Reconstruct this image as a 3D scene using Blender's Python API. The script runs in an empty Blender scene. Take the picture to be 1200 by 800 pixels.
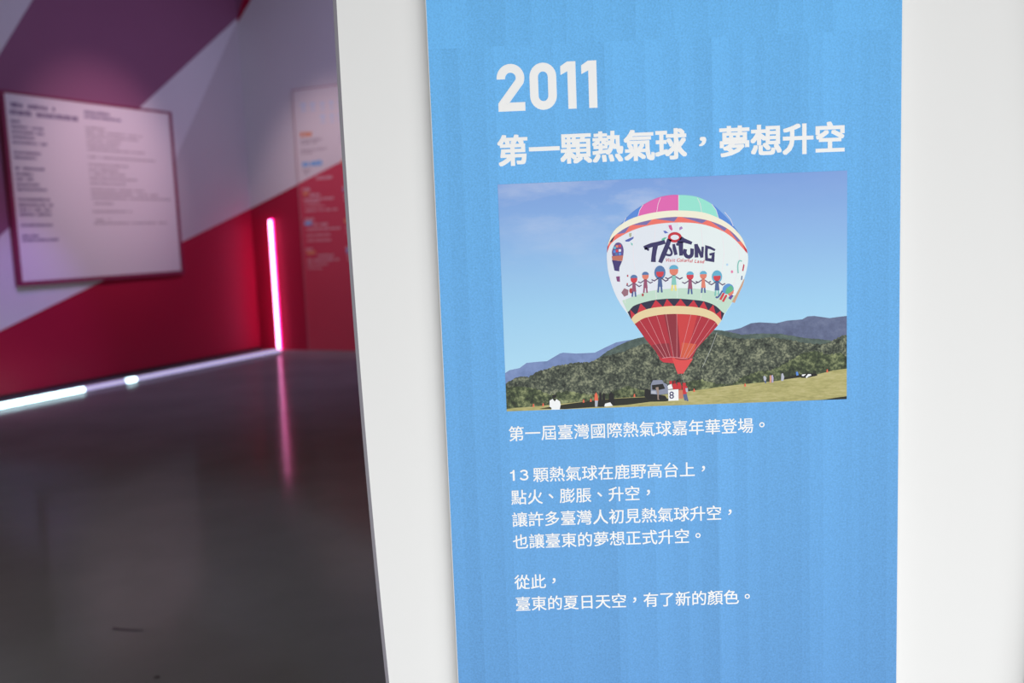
import bpy, bmesh, math, random
from mathutils import Vector, Matrix

random.seed(7)
scene = bpy.context.scene
COL = scene.collection

# ------------------------------------------------------------------ camera
cam_data = bpy.data.cameras.new('camera')
cam_data.sensor_width = 36.0
cam_data.lens = 32.85
cam_data.clip_start = 0.05
cam_data.clip_end = 100
cam_data.dof.use_dof = True
cam_data.dof.focus_distance = 1.235
cam_data.dof.aperture_fstop = 4.2
cam = bpy.data.objects.new('camera', cam_data)
COL.objects.link(cam)
right = Vector((0.99915989, 0.01266664, -0.03897533))
up = Vector((0.03725135, 0.1157438, 0.99258033))
fwd = Vector((-0.01708381, 0.99319833, -0.11517471))
M = Matrix((right, up, -fwd)).transposed().to_4x4()
M.translation = Vector((0.11363876, -1.2216278, 1.5))
cam.matrix_world = M
scene.camera = cam

# ------------------------------------------------------------------ view, world
vs = scene.view_settings
vs.view_transform = 'Standard'
vs.look = 'None'
vs.exposure = 0.0
vs.gamma = 1.0
vs.use_curve_mapping = False
world = bpy.data.worlds.new('world')
scene.world = world
world.use_nodes = True
world.node_tree.nodes['Background'].inputs[0].default_value = (0.7, 0.75, 0.9, 1)
world.node_tree.nodes['Background'].inputs[1].default_value = 0.02

# frames of the far room: A runs along the left wall into the picture, N points out of that wall
B0 = Vector((-3.285, 11.424, 0.0))
A = Vector((0.4143, 0.9102, 0.0))
N = Vector((0.9102, -0.4143, 0.0))
WALL_L = -0.58      # left wall plane, measured along N from B0
WALL_B = 0.29       # back wall plane, measured along A from B0
def on_left(s, out, z): return B0 + A * s + N * (WALL_L + out) + Vector((0, 0, z))
def on_back(s, out, z): return B0 + A * (WALL_B - out) + N * s + Vector((0, 0, z))
ROT_L = math.atan2(A.y, A.x)
ROT_B = math.atan2(N.y, N.x)

# ------------------------------------------------------------------ lights
def area_light(name, loc, target, size, size_y, power, color, spread=180):
    d = bpy.data.lights.new(name, 'AREA')
    d.shape = 'RECTANGLE'; d.size = size; d.size_y = size_y
    d.energy = power; d.color = color; d.spread = math.radians(spread)
    o = bpy.data.objects.new(name, d); COL.objects.link(o)
    o.location = loc
    o.rotation_euler = (Vector(target) - Vector(loc)).to_track_quat('-Z', 'Y').to_euler()
    return o
def spot_light(name, loc, target, power, color, angle, blend, radius=0.1):
    d = bpy.data.lights.new(name, 'SPOT')
    d.energy = power; d.color = color; d.spot_size = math.radians(angle); d.spot_blend = blend
    d.shadow_soft_size = radius
    o = bpy.data.objects.new(name, d); COL.objects.link(o)
    o.location = loc
    o.rotation_euler = (Vector(target) - Vector(loc)).to_track_quat('-Z', 'Y').to_euler()
    return o

# unseen broad light behind the camera, plus added low fill for the wall
area_light('hall_soft_light', (1.6, -4.4, 1.2), (0.35, 0.0, 1.1), 6.0, 2.2, 134, (1.0, 0.995, 0.985), 170)
area_light('wall_low_fill', (0.4, -2.6, 0.30), (0.4, 0.0, 0.75), 2.4, 0.6, 24, (0.97, 0.98, 1.0), 150)
area_light('floor_fill_light', (-2.4, 1.2, 5.25), (-2.2, 1.6, 0.0), 1.6, 1.6, 14, (1.0, 1.0, 0.93), 100)  # unseen overhead fill, added to lift the near floor
# show lighting of the far room
area_light('lavender_wash', on_left(-2.2, 4.6, 5.0), on_left(-1.2, 0.0, 1.8), 1.6, 0.6, 38, (0.62, 0.55, 1.0), 130)
spot_light('board_spot', on_left(-2.0, 3.2, 4.6), on_left(-2.2, 0.0, 2.4), 250, (1.0, 0.64, 0.72), 42, 1.0)
spot_light('timeline_spot', on_back(1.1, 2.6, 4.6), on_back(1.0, 0.0, 2.0), 150, (1.0, 0.72, 0.74), 55, 0.9)
spot_light('magenta_spot', on_left(-4.3, 1.6, 3.9), on_left(-4.2, 0.0, 0.5), 60, (1.0, 0.10, 0.55), 60, 1.0)
spot_light('blue_spot', on_left(-4.0, 1.8, 3.2), on_left(-3.25, 0.0, 0.85), 110, (0.40, 0.27, 1.0), 34, 1.0)

# ------------------------------------------------------------------ materials
def lin(c):
    c /= 255.0
    return c / 12.92 if c <= 0.04045 else ((c + 0.055) / 1.055) ** 2.4
def rgb(r, g, b, k=1.0):
    return (min(lin(r) * k, 0.95), min(lin(g) * k, 0.95), min(lin(b) * k, 0.95), 1.0)
PRINT_K = 1.10
def mat(name, color, rough=0.6, spec=0.3, metal=0.0, emit=None, strength=0.0):
    m = bpy.data.materials.new(name); m.use_nodes = True
    p = m.node_tree.nodes['Principled BSDF']
    p.inputs['Base Color'].default_value = color
    p.inputs['Roughness'].default_value = rough
    p.inputs['Specular IOR Level'].default_value = spec
    p.inputs['Metallic'].default_value = metal
    if emit:
        p.inputs['Emission Color'].default_value = emit
        p.inputs['Emission Strength'].default_value = strength
    return m
def tools(m):
    nt = m.node_tree; N_ = nt.nodes; L_ = nt.links
    def node(t, **kw):
        n = N_.new(t)
        for k, v in kw.items(): setattr(n, k, v)
        return n
    def link(a, b): L_.new(a, b)
    def math_(op, a, b=None, c=None):
        n = N_.new('ShaderNodeMath'); n.operation = op
        for i, v in enumerate((a, b, c)):
            if v is None: continue
            if isinstance(v, (int, float)): n.inputs[i].default_value = v
            else: L_.new(v, n.inputs[i])
        return n.outputs[0]
    def mix(f, a, b, blend='MIX'):
        n = N_.new('ShaderNodeMix'); n.data_type = 'RGBA'; n.blend_type = blend
        for sock, v in ((n.inputs[0], f), (n.inputs[6], a), (n.inputs[7], b)):
            if isinstance(v, (int, float)): sock.default_value = v
            elif isinstance(v, tuple): sock.default_value = v
            else: L_.new(v, sock)
        return n.outputs[2]
    def noise(vec, scale, detail=3, rough=0.5):
        n = N_.new('ShaderNodeTexNoise'); n.inputs['Scale'].default_value = scale
        n.inputs['Detail'].default_value = detail; n.inputs['Roughness'].default_value = rough
        if vec is not None: L_.new(vec, n.inputs['Vector'])
        return n.outputs['Fac']
    def ramp(f, stops, interp='LINEAR'):
        n = N_.new('ShaderNodeValToRGB'); n.color_ramp.interpolation = interp
        e = n.color_ramp.elements
        while len(e) < len(stops): e.new(0.5)
        for i, (p, c) in enumerate(stops): e[i].position = p; e[i].color = c
        L_.new(f, n.inputs[0])
        return n.outputs[0]
    co = N_.new('ShaderNodeTexCoord').outputs['Object']
    sep = N_.new('ShaderNodeSeparateXYZ'); L_.new(co, sep.inputs[0])
    return dict(node=node, link=link, math=math_, mix=mix, noise=noise, ramp=ramp, co=co,
                x=sep.outputs[0], y=sep.outputs[1], z=sep.outputs[2], p=N_['Principled BSDF'])

def paint(name, color, rough, spec, var=0.06):
    m = mat(name, color, rough, spec); t = tools(m)
    n = t['noise'](t['co'], 1.7, 4)
    c2 = tuple(v * (1 - var) for v in color[:3]) + (1,)
    t['link'](t['mix'](n, color, c2), t['p'].inputs['Base Color'])
    return m

white_wall = paint('white_wall_paint', (0.86, 0.865, 0.855, 1), 0.7, 0.15, 0.02)
far_white = paint('exhibit_white_paint', (0.74, 0.72, 0.74, 1), 0.55, 0.25)
far_grey = paint('exhibit_pale_grey', (0.60, 0.56, 0.58, 1), 0.55, 0.25)  # slightly greyer field next to the white on the left wall
far_red = paint('exhibit_crimson_paint', (0.42, 0.010, 0.045, 1), 0.5, 0.3)
far_red_blue_lit = paint('exhibit_crimson_blue_lit', (0.29, 0.11, 0.20, 1), 0.5, 0.3)  # the crimson paint with blue light from above mixed into its colour
dark_base = mat('black_skirting', (0.02, 0.018, 0.022, 1), 0.5, 0.3)
hall_white = paint('hall_plaster', (0.75, 0.75, 0.75, 1), 0.8, 0.1)
ceil_dark = paint('dark_ceiling_paint', (0.10, 0.09, 0.11, 1), 0.8, 0.1)
alu = mat('satin_aluminium', (0.22, 0.21, 0.24, 1), 0.5, 0.3)

def floor_mat():
    # ground concrete with a thin satin sealer
    m = mat('polished_concrete', (0.19, 0.187, 0.183, 1), 0.9, 0.0); t = tools(m)
    n = t['noise'](t['co'], 0.9, 6, 0.6)
    t['link'](t['ramp'](n, [(0.3, (0.225, 0.222, 0.220, 1)), (0.7, (0.285, 0.281, 0.275, 1))]), t['p'].inputs['Base Color'])
    gl = t['node']('ShaderNodeBsdfGlossy'); gl.inputs['Color'].default_value = (0.9, 0.9, 0.9, 1)
    r = t['noise'](t['co'], 3.0, 4)
    t['link'](t['math']('MULTIPLY_ADD', r, 0.06, 0.10), gl.inputs['Roughness'])
    bm_ = t['node']('ShaderNodeBump'); bm_.inputs['Strength'].default_value = 0.015
    t['link'](t['noise'](t['co'], 6.0, 3), bm_.inputs['Height'])
    t['link'](bm_.outputs[0], gl.inputs['Normal'])
    mx = t['node']('ShaderNodeMixShader'); mx.inputs[0].default_value = 0.09
    t['link'](t['p'].outputs[0], mx.inputs[1]); t['link'](gl.outputs[0], mx.inputs[2])
    t['link'](mx.outputs[0], m.node_tree.nodes['Material Output'].inputs[0])
    return m
concrete = floor_mat()
scuff = mat('floor_scuff', (0.06, 0.058, 0.056, 1), 0.4, 0.3)

def blue_print():
    m = mat('blue_printed_film', (0.17, 0.47, 0.86, 1), 0.55, 0.2); t = tools(m)
    x, z = t['x'], t['z']
    top = t['math']('GREATER_THAN', z, 1.736)
    xo = t['math']('MULTIPLY_ADD', top, 3.37, x)          # strips shift where the print is joined
    def bands(scale, seed):
        v = t['node']('ShaderNodeTexVoronoi'); v.voronoi_dimensions = '1D'; v.feature = 'F1'
        v.inputs['Scale'].default_value = 1.0; v.inputs['Randomness'].default_value = 1.0
        w = t['math']('MULTIPLY_ADD', xo, scale, seed)
        t['link'](w, v.inputs['W'])
        pos = t['math']('SUBTRACT', w, v.outputs['W'])      # where in the strip
        sc = t['node']('ShaderNodeSeparateColor'); t['link'](v.outputs['Color'], sc.inputs[0])
        return t['math']('MULTIPLY_ADD', pos, -0.55, sc.outputs[0])
    b1 = bands(44.0, 3.1); b2 = bands(15.0, 11.7)
    s = t['math']('ADD', t['math']('MULTIPLY', b1, 0.05), t['math']('MULTIPLY', b2, 0.035))
    wide = t['noise'](None, 2.0, 1)
    g = t['math']('MULTIPLY_ADD', t['noise'](t['co'], 420, 2, 0.6), 0.50, -0.25)
    f = t['math']('ADD', t['math']('ADD', s, g), 0.945)
    cc = t['node']('ShaderNodeCombineColor')
    zn = t['node']('ShaderNodeMapRange'); zn.inputs[1].default_value = 0.85; zn.inputs[2].default_value = 1.75
    t['link'](z, zn.inputs[0])
    for i, (lo, hi) in enumerate(((0.128, 0.164), (0.350, 0.515), (0.70, 0.955))):   # the artwork runs from sky blue down to a deeper blue
        t['link'](t['math']('MULTIPLY', f, t['math']('MULTIPLY_ADD', zn.outputs[0], hi - lo, lo)), cc.inputs[i])
    t['link'](cc.outputs[0], t['p'].inputs['Base Color'])
    return m
blue_film = blue_print()
white_core = mat('white_foam_board', (0.82, 0.82, 0.82, 1), 0.6, 0.2)
white_ink = mat('white_lettering', (0.96, 0.965, 0.955, 1), 0.55, 0.2)

# ------------------------------------------------------------------ mesh builder
_glyphs = {}
_fc = bpy.data.curves.new('glyph_source', 'FONT')
_fo = bpy.data.objects.new('glyph_source', _fc)
COL.objects.link(_fo)
def glyph(ch, offset=0.0, res=3):
    key = (ch, offset, res)
    if key not in _glyphs:
        _fc.resolution_u = res; _fc.offset = offset; _fc.body = ch
        dg = bpy.context.evaluated_depsgraph_get(); dg.update()
        me = _fo.evaluated_get(dg).to_mesh()
        _glyphs[key] = ([(v.co.x, v.co.y) for v in me.vertices], [tuple(p.vertices) for p in me.polygons])
        _fo.evaluated_get(dg).to_mesh_clear()
    return _glyphs[key]

class MB:
    """Collects shapes; local frame: x along, z up, a face at depth d lies at y = -d (towards the viewer)."""
    def __init__(self): self.v = []; self.f = []; self.m = []; self.mats = []
    def mi(self, m):
        if m not in self.mats: self.mats.append(m)
        return self.mats.index(m)
    def raw(self, verts, faces, m):
        o = len(self.v); self.v += [tuple(v) for v in verts]
        for f in faces: self.f.append([o + i for i in f]); self.m.append(self.mi(m))
    def poly(self, pts, d, m):
        a = sum(pts[i][0] * pts[(i + 1) % len(pts)][1] - pts[(i + 1) % len(pts)][0] * pts[i][1] for i in range(len(pts)))
        if a < 0: pts = pts[::-1]
        self.raw([(x, -d, z) for x, z in pts], [list(range(len(pts)))], m)
    def rect(self, x0, x1, z0, z1, d, m): self.poly([(x0, z0), (x1, z0), (x1, z1), (x0, z1)], d, m)
    def box(self, x0, x1, y0, y1, z0, z1, m):
        vs_ = [(x, y, z) for x in (x0, x1) for y in (y0, y1) for z in (z0, z1)]
        self.raw(vs_, [(0, 1, 3, 2), (4, 6, 7, 5), (0, 4, 5, 1), (2, 3, 7, 6), (0, 2, 6, 4), (1, 5, 7, 3)], m)
    def stroke(self, pts, w, d, m, closed=False):
        """a band of given width (or list of widths) along a polyline, with mitred joins"""
        n = len(pts); P = [Vector(p) for p in pts]
        ws = w if isinstance(w, (list, tuple)) else [w] * n
        L_, R_ = [], []
        for i in range(n):
            if closed: a, b = P[i - 1], P[(i + 1) % n]
            else: a, b = P[max(i - 1, 0)], P[min(i + 1, n - 1)]
            d1 = (P[i] - a); d2 = (b - P[i])
            if d1.length < 1e-9: d1 = d2
            if d2.length < 1e-9: d2 = d1
            d1 = d1.normalized(); d2 = d2.normalized()
            tdir = (d1 + d2)
            tdir = tdir.normalized() if tdir.length > 1e-6 else d1
            k = 1 / max(0.5, tdir.dot(d1))
            nn = Vector((-tdir.y, tdir.x)) * (ws[i] / 2 * k)
            L_.append(P[i] + nn); R_.append(P[i] - nn)
        rng = range(n if closed else n - 1)
        vs_ = [(p.x, -d, p.y) for p in L_] + [(p.x, -d, p.y) for p in R_]
        self.raw(vs_, [(i, n + i, n + (i + 1) % n, (i + 1) % n) for i in rng], m)
    def disc(self, cx, cz, rx, rz, d, m, n=16, a0=0, a1=360):
        full = abs(a1 - a0) >= 360
        k = n if full else n + 1
        self.poly([(cx + rx * math.cos(math.radians(a0 + (a1 - a0) * i / n)), cz + rz * math.sin(math.radians(a0 + (a1 - a0) * i / n))) for i in range(k)], d, m)
    def glyph(self, ch, x, z, em, d, m, offset=0.0, shear=0.0, ang=0.0):
        vs_, fs = glyph(ch, offset)
        ca, sa = math.cos(ang), math.sin(ang)
        out = []
        for gx, gy in vs_:
            gx += shear * gy
            out.append((x + em * (gx * ca - gy * sa), -d, z + em * (gx * sa + gy * ca)))
        self.raw(out, fs, m)
    def tube(self, pts, r, m, n=12, caps=True):
        P = [Vector(p) for p in pts]; rings = []
        rs = r if isinstance(r, (list, tuple)) else [r] * len(P)
        for i, p in enumerate(P):
            tdir = (P[min(i + 1, len(P) - 1)] - P[max(i - 1, 0)]).normalized()
            ref = Vector((1, 0, 0)) if abs(tdir.x) < 0.9 else Vector((0, 1, 0))
            e1 = tdir.cross(ref).normalized(); e2 = tdir.cross(e1)
            rings.append([p + (e1 * math.cos(2 * math.pi * k / n) + e2 * math.sin(2 * math.pi * k / n)) * rs[i] for k in range(n)])
        fs = []
        for i in range(len(P) - 1):
            for k in range(n):
                fs.append((i * n + k, i * n + (k + 1) % n, (i + 1) * n + (k + 1) % n, (i + 1) * n + k))
        if caps: fs += [tuple(range(n))[::-1], tuple((len(P) - 1) * n + k for k in range(n))]
        self.raw([tuple(v) for ring in rings for v in ring], fs, m)
    def build(self, name, parent=None, smooth=False):
        me = bpy.data.meshes.new(name)
        me.from_pydata(self.v, [], self.f)
        for m in self.mats: me.materials.append(m)
        me.polygons.foreach_set('material_index', self.m)
        if smooth: me.polygons.foreach_set('use_smooth', [True] * len(self.f))
        me.update()
        o = bpy.data.objects.new(name, me); COL.objects.link(o)
        if parent: o.parent = parent
        return o
def thing(name, label, cat, loc, rz=0.0, group=None):
    o = bpy.data.objects.new(name, None); COL.objects.link(o)
    o.empty_display_size = 0.1
    o.location = loc; o.rotation_euler = (0, 0, rz)
    o['label'] = label; o['category'] = cat
    if group: o['group'] = group
    return o
def struct(o):
    o['kind'] = 'structure'; return o

# ------------------------------------------------------------------ setting
# floor with two old scuffs
b = MB()
b.box(-9, 9.5, -7.5, 15.5, -0.12, 0.0, concrete)
def floor_mark(pts): b.raw([(x, y, 0.0006) for x, y in pts], [list(range(len(pts)))], scuff)
floor_mark([(-1.585, 2.335), (-1.55, 2.318), (-1.50, 2.307), (-1.455, 2.300), (-1.44, 2.288), (-1.47, 2.284), (-1.53, 2.294), (-1.58, 2.312)])
floor_mark([(-1.238, 1.90), (-1.222, 1.893), (-1.222, 1.878), (-1.238, 1.876), (-1.245, 1.887)])
struct(b.build('floor'))
b = MB(); b.box(-9, 9.5, -7.5, 15.5, 5.3, 5.42, ceil_dark); struct(b.build('ceiling'))

# left wall of the far room, with big slanted fields of colour
def at_left(o): o.location = on_left(0, 0, 0); o.rotation_euler = (0, 0, ROT_L); return o
def at_back(o): o.location = on_back(0, 0, 0); o.rotation_euler = (0, 0, ROT_B); return o
SL, TOP, CORN = -9.5, 5.3, WALL_B
b = MB()
b.box(SL, CORN + 0.15, 0.0, 0.15, 0.0, TOP, far_white)
def yred(s): return 2.01 + (s - 0.368) * 0.3235
def ybluelit(s): return 4.52 + (s - 0.235) * 0.748
def ytri(s): return 4.159 + (s + 2.915) * 1.39
b.poly([(CORN, 0.0), (CORN, yred(CORN)), (0.368 - 2.01 / 0.3235, 0.0)], 0.001, far_red)
s_top = -2.915 + (TOP - 4.159) / 1.39
s_low = -2.915 + (0.9 - 4.159) / 1.39
b.poly([(CORN, TOP), (CORN, ybluelit(CORN)), (-4.4, ybluelit(-4.4)), (-4.4, ytri(-4.4)), (s_top, TOP)], 0.001, far_red_blue_lit)
b.poly([(CORN, ybluelit(CORN) - 0.02), (CORN, yred(CORN)), (-1.55, yred(-1.55)), (-1.42, 2.05), (-0.888, 2.829), (CORN - 0.05, ybluelit(CORN) - 0.10)], 0.0012, far_grey)
struct(at_left(b.build('wall_left')))
b = MB(); b.box(SL, CORN, -0.012, 0.0, 0.0, 0.035, dark_base); struct(at_left(b.build('baseboard_left')))

# back wall: white over crimson, with one crimson wedge high in the corner
b = MB()
S0, S1 = WALL_L, 9.0
b.box(S0 - 0.15, S1, 0.0, 0.15, 0.0, TOP, far_white)
def yb(s): return 2.006 + (s + 0.513) * 0.338
b.poly([(S0, 0), (S1, 0), (S1, min(TOP, yb(S1))), (S0, yb(S0))], 0.001, far_red)
b.poly([(S0, 4.50), (0.20, TOP), (-0.20, TOP), (S0, 4.56)], 0.001, far_red)
b.poly([(S0, 4.56), (-0.20, TOP), (S0, TOP)], 0.001, far_red_blue_lit)
struct(at_back(b.build('wall_back')))

# the near hall behind and beside the camera
b = MB(); b.box(9.4, 9.55, -7.5, 15.5, 0, 5.3, hall_white); struct(b.build('wall_right'))
b = MB(); b.box(-9.0, 9.5, -7.65, -7.5, 0, 5.3, hall_white); struct(b.build('wall_rear'))

# near display wall that carries the blue panel: bowed left edge, right end rounded to shade that side darker
def xl(z): return -0.1178 + 0.029 * (1.68 - z) ** 2
def xr(z): return 0.862 - 0.048 * (1 - math.exp(-((z - 1.31) / 0.48) ** 2))
WY = 0.026
levels = [i * 3.2 / 64 for i in range(65)]
b = MB(); R_ = 0.11; rows = []
for z in levels:
    a, c = xl(z), xr(z)
    prof = [(a + 0.0, WY + 0.15), (a, WY + 0.0), (a + 0.15, WY), (c - R_, WY)]
    prof += [(c - R_ + R_ * math.sin(math.radians(q)), WY + R_ - R_ * math.cos(math.radians(q))) for q in range(9, 91, 9)]
    prof += [(c, WY + 0.15)]
    rows.append([(x, y, z) for x, y in prof])
n = len(rows[0]); fs = []
for i in range(len(rows) - 1):
    for k in range(n):
        fs.append((i * n + k, i * n + (k + 1) % n, (i + 1) * n + (k + 1) % n, (i + 1) * n + k))
fs += [tuple(range(n)), tuple((len(rows) - 1) * n + k for k in range(n))[::-1]]
b.raw([p for r in rows for p in r], fs, white_wall)
o = struct(b.build('wall_front'))
o.data.polygons.foreach_set('use_smooth', [True] * len(o.data.polygons)); o.data.set_sharp_from_angle(angle=math.radians(35))
b = MB(); vs_, fs = [], []
for z in levels:
    a = xl(z)
    vs_ += [(a - 0.0045, WY - 0.0006, z), (a, WY - 0.0006, z), (a, WY + 0.15, z), (a - 0.0045, WY + 0.15, z)]
for i in range(len(levels) - 1):
    for k in range(4): fs.append((i * 4 + k, i * 4 + (k + 1) % 4, i * 4 + 4 + (k + 1) % 4, i * 4 + 4 + k))
fs += [(0, 1, 2, 3), tuple((len(levels) - 1) * 4 + k for k in (3, 2, 1, 0))]
b.raw(vs_, fs, alu)
struct(b.build('trim_1'))

# ------------------------------------------------------------------ blue exhibition panel
panel = thing('exhibition_panel', 'tall blue exhibition panel with white lettering and a balloon photograph on white wall', 'panel', (0, 0, 0))
PB, PT = 0.35, 2.35
b = MB(); b.box(0, 0.6, 0.0, 0.012, PB, PT, white_core); b.build('backing_board', panel)
b = MB(); b.rect(0.0008, 0.5992, PB, PT, 0.0004, blue_film); b.build('printed_face', panel)
for zz in (0.7, 1.9):
    b = MB(); b.box(0.06, 0.54, 0.012, WY, zz, zz + 0.05, white_core); b.build('mounting_batten', panel)
D0 = 0.0007

# the year, drawn as strokes (unit = digit height)
def arc(cx, cy, r, a0, a1, n=14, ry=None):
    return [(cx + r * math.cos(math.radians(a0 + (a1 - a0) * i / n)), cy + (ry or r) * math.sin(math.radians(a0 + (a1 - a0) * i / n))) for i in range(n + 1)]
b = MB(); HT, X0, Z0 = 0.0590, 0.0858, 1.6545
def dg(pts): return [(X0 + HT * x, Z0 + HT * y) for x, y in pts]
W = 0.185
two = arc(0.305, 0.70, 0.207, 176, -22, 18) + [(0.16, 0.198), (0.10, 0.10)]
b.stroke(dg([(0.0985, 0.68)] + two[:-1]), W * HT, D0, white_ink)
b.poly(dg([(0.022, 0.0), (0.605, 0.0), (0.605, W), (0.27, W), (0.232, 0.14), (0.088, 0.256), (0.022, 0.172)]), D0 + 3e-5, white_ink)
zero = arc(0.98 + 0.025, 0.70, 0.197, 0, 180, 14, 0.205) + arc(0.98 + 0.025, 0.30, 0.197, 180, 360, 14, 0.205)
b.stroke(dg(zero), W * HT, D0, white_ink, closed=True)
for ox in (1.385, 1.835):
    b.poly(dg([(ox + 0.15, 0), (ox + 0.33, 0), (ox + 0.33, 1.0), (ox + 0.15, 1.0), (ox, 0.905), (ox, 0.72), (ox + 0.15, 0.795)]), D0, white_ink)
b.build('year_lettering', panel)

def cjk_line(b, text, x, zc, em, weight, heavy=0.0):
    base = zc - 0.382 * em
    k = 0
    for ch in text:
        dx = dz = 0.0; off = weight
        if ch in '，。、':
            dx, dz = {'，': (0.25, 0.33), '。': (0.30, 0.30), '、': (0.29, 0.30)}[ch]
        if ch != ' ':
            if heavy and ch == '，':
                for q, hx in enumerate((-0.035, -0.012, 0.012, 0.035)):
                    b.glyph(ch, x + em * (0.30 + hx), base + em * 0.36, em * 0.85, D0 + q * 1.2e-5, white_ink, 0.0)
            elif heavy:
                q = 0
                for ax in (-1, 0, 1):
                    for az in (-1, 0, 1):
                        b.glyph(ch, x + em * (dx + heavy * ax), base + em * (dz + heavy * 0.8 * az), em, D0 + q * 1.2e-5, white_ink, 0.0); q += 1
            else:
                for q, (ax, az) in enumerate(((-1, -1), (1, -1), (-1, 1), (1, 1))):
                    b.glyph(ch, x + em * (dx + off * ax), base + em * (dz + off * 0.8 * az), em, D0 + q * 1.2e-5, white_ink, 0.0)
        x += em
b = MB(); cjk_line(b, '第一顆熱氣球，夢想升空', 0.0829, 1.6054, 0.04057, 0.0, 0.031); b.build('title_lettering', panel)
EM = 0.02171; XL = 0.0828; WT = 0.009
b = MB(); cjk_line(b, '第一屆臺灣國際熱氣球嘉年華登場。', XL, 1.2349, EM, WT); b.build('text_line', panel)
b = MB()
# "13" as strokes, then the rest of the line
zb = 1.1708; ch_ = 0.0147
b.poly([(0.0865, zb), (0.0892, zb), (0.0892, zb + ch_), (0.0872, zb + ch_), (0.0860, zb + 0.0124), (0.0832, zb + 0.0117), (0.0832, zb + 0.0098), (0.0865, zb + 0.0104)], D0, white_ink)
b.stroke(arc(0.1015, zb + 0.0107, 0.0042, 165, -80, 12, 0.0029), 0.0023, D0, white_ink)
b.stroke(arc(0.1015, zb + 0.0046, 0.0049, 95, -165, 14, 0.0035), 0.0023, D0 + 2e-5, white_ink)
cjk_line(b, '顆熱氣球在鹿野高台上，', 0.1133, 1.1781, EM, WT)
b.build('text_line', panel); b = MB()
cjk_line(b, '點火、膨脹、升空，', XL, 1.1480, EM, WT)
b.build('text_line', panel); b = MB()
cjk_line(b, '讓許多臺灣人初見熱氣球升空，', XL, 1.1172, EM, WT)
b.build('text_line', panel); b = MB()
cjk_line(b, '也讓臺東的夢想正式升空。', XL, 1.0866, EM, WT)
b.build('text_line', panel)
b = MB()
cjk_line(b, '從此，', XL, 1.0300, EM, WT)
b.build('text_line', panel); b = MB()
cjk_line(b, '臺東的夏日天空，有了新的顏色。', XL, 0.9992, EM, WT)
b.build('text_line', panel)

# ------------------------------------------------------------------ the printed photograph on the panel
PX0, PX1, PZ0, PZ1 = 0.0820, 0.5308, 1.2654, 1.5628
H_ = (1.08505326e-03, -5.20846019e-05, -5.40754931e-01, -2.54058911e-05, -1.23079226e-03, 1.81922432, 1.12467441e-05, -1.02769217e-04)
def pt(x, y):
    """from the units in which the print's artwork was traced to metres on the panel, kept inside the print"""
    w = H_[6] * x + H_[7] * y + 1
    X = (H_[0] * x + H_[1] * y + H_[2]) / w; Z = (H_[3] * x + H_[4] * y + H_[5]) / w
    return (min(max(X, PX0), PX1), min(max(Z, PZ0), PZ1))
def pts(l): return [pt(x, y) for x, y in l]
U = 0.00109      # metres per tracing unit
def ink(name, r, g, b_): return mat(name, rgb(r, g, b_, PRINT_K), 0.5, 0.2)

def sky_ink():
    m = mat('printed_sky', rgb(150, 190, 228), 0.5, 0.2); t = tools(m)
    v = t['math']('DIVIDE', t['math']('SUBTRACT', t['z'], PZ0), PZ1 - PZ0)
    u = t['math']('DIVIDE', t['math']('SUBTRACT', t['x'], PX0), PX1 - PX0)
    c = t['ramp'](v, [(0.15, rgb(172, 216, 238, PRINT_K)), (0.45, rgb(155, 203, 235, PRINT_K)), (0.75, rgb(138, 180, 228, PRINT_K)), (1.0, rgb(124, 160, 220, PRINT_K))])
    mp = t['node']('ShaderNodeMapping'); mp.inputs['Scale'].default_value = (9, 9, 24); mp.inputs['Rotation'].default_value = (0, 0.5, 0)
    t['link'](t['co'], mp.inputs[0])
    cl = t['noise'](mp.outputs[0], 1.0, 5, 0.6)
    cf = t['ramp'](cl, [(0.42, (0, 0, 0, 1)), (0.68, (1, 1, 1, 1))])
    side = t['ramp'](u, [(0.0, (0.5, 0.5, 0.5, 1)), (0.38, (0.9, 0.9, 0.9, 1)), (0.62, (0.05, 0.05, 0.05, 1))])
    hi = t['ramp'](v, [(0.55, (0, 0, 0, 1)), (0.95, (0.75, 0.75, 0.75, 1))])
    f = t['math']('MULTIPLY', t['math']('MULTIPLY', cf, side), hi)
    t['link'](t['mix'](f, c, rgb(205, 215, 235, PRINT_K)), t['p'].inputs['Base Color'])
    return m
def leaf_ink(name, dark, midc, light, scale, stretch=1.0):
    m = mat(name, midc, 0.5, 0.2); t = tools(m)
    mp = t['node']('ShaderNodeMapping'); mp.inputs['Scale'].default_value = (1, 1, stretch)
    t['link'](t['co'], mp.inputs[0])
    n1 = t['noise'](mp.outputs[0], scale, 3, 0.65)
    n2 = t['noise'](mp.outputs[0], scale * 0.22, 2, 0.5)
    f = t['math']('ADD', t['math']('MULTIPLY', n1, 0.6), t['math']('MULTIPLY', n2, 0.4))
    t['link'](t['ramp'](f, [(0.36, dark), (0.50, midc), (0.66, light)]), t['p'].inputs['Base Color'])
    return m
K = PRINT_K
sky = sky_ink()
far_blue = leaf_ink('printed_far_mountain', rgb(104, 124, 168, K), rgb(118, 138, 184, K), rgb(130, 150, 194, K), 60)
far_dusk = leaf_ink('printed_dusky_mountain', rgb(80, 88, 118, K), rgb(94, 104, 136, K), rgb(110, 120, 150, K), 80)
forest = leaf_ink('printed_forest', rgb(22, 28, 26, K), rgb(72, 80, 68, K), rgb(150, 154, 126, K), 330)
hill_haze = leaf_ink('printed_hazy_slope', rgb(60, 76, 72, K), rgb(78, 94, 88, K), rgb(96, 112, 102, K), 200)
shrub = leaf_ink('printed_bushes', rgb(20, 28, 22, K), rgb(66, 78, 52, K), rgb(150, 158, 112, K), 190)
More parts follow.
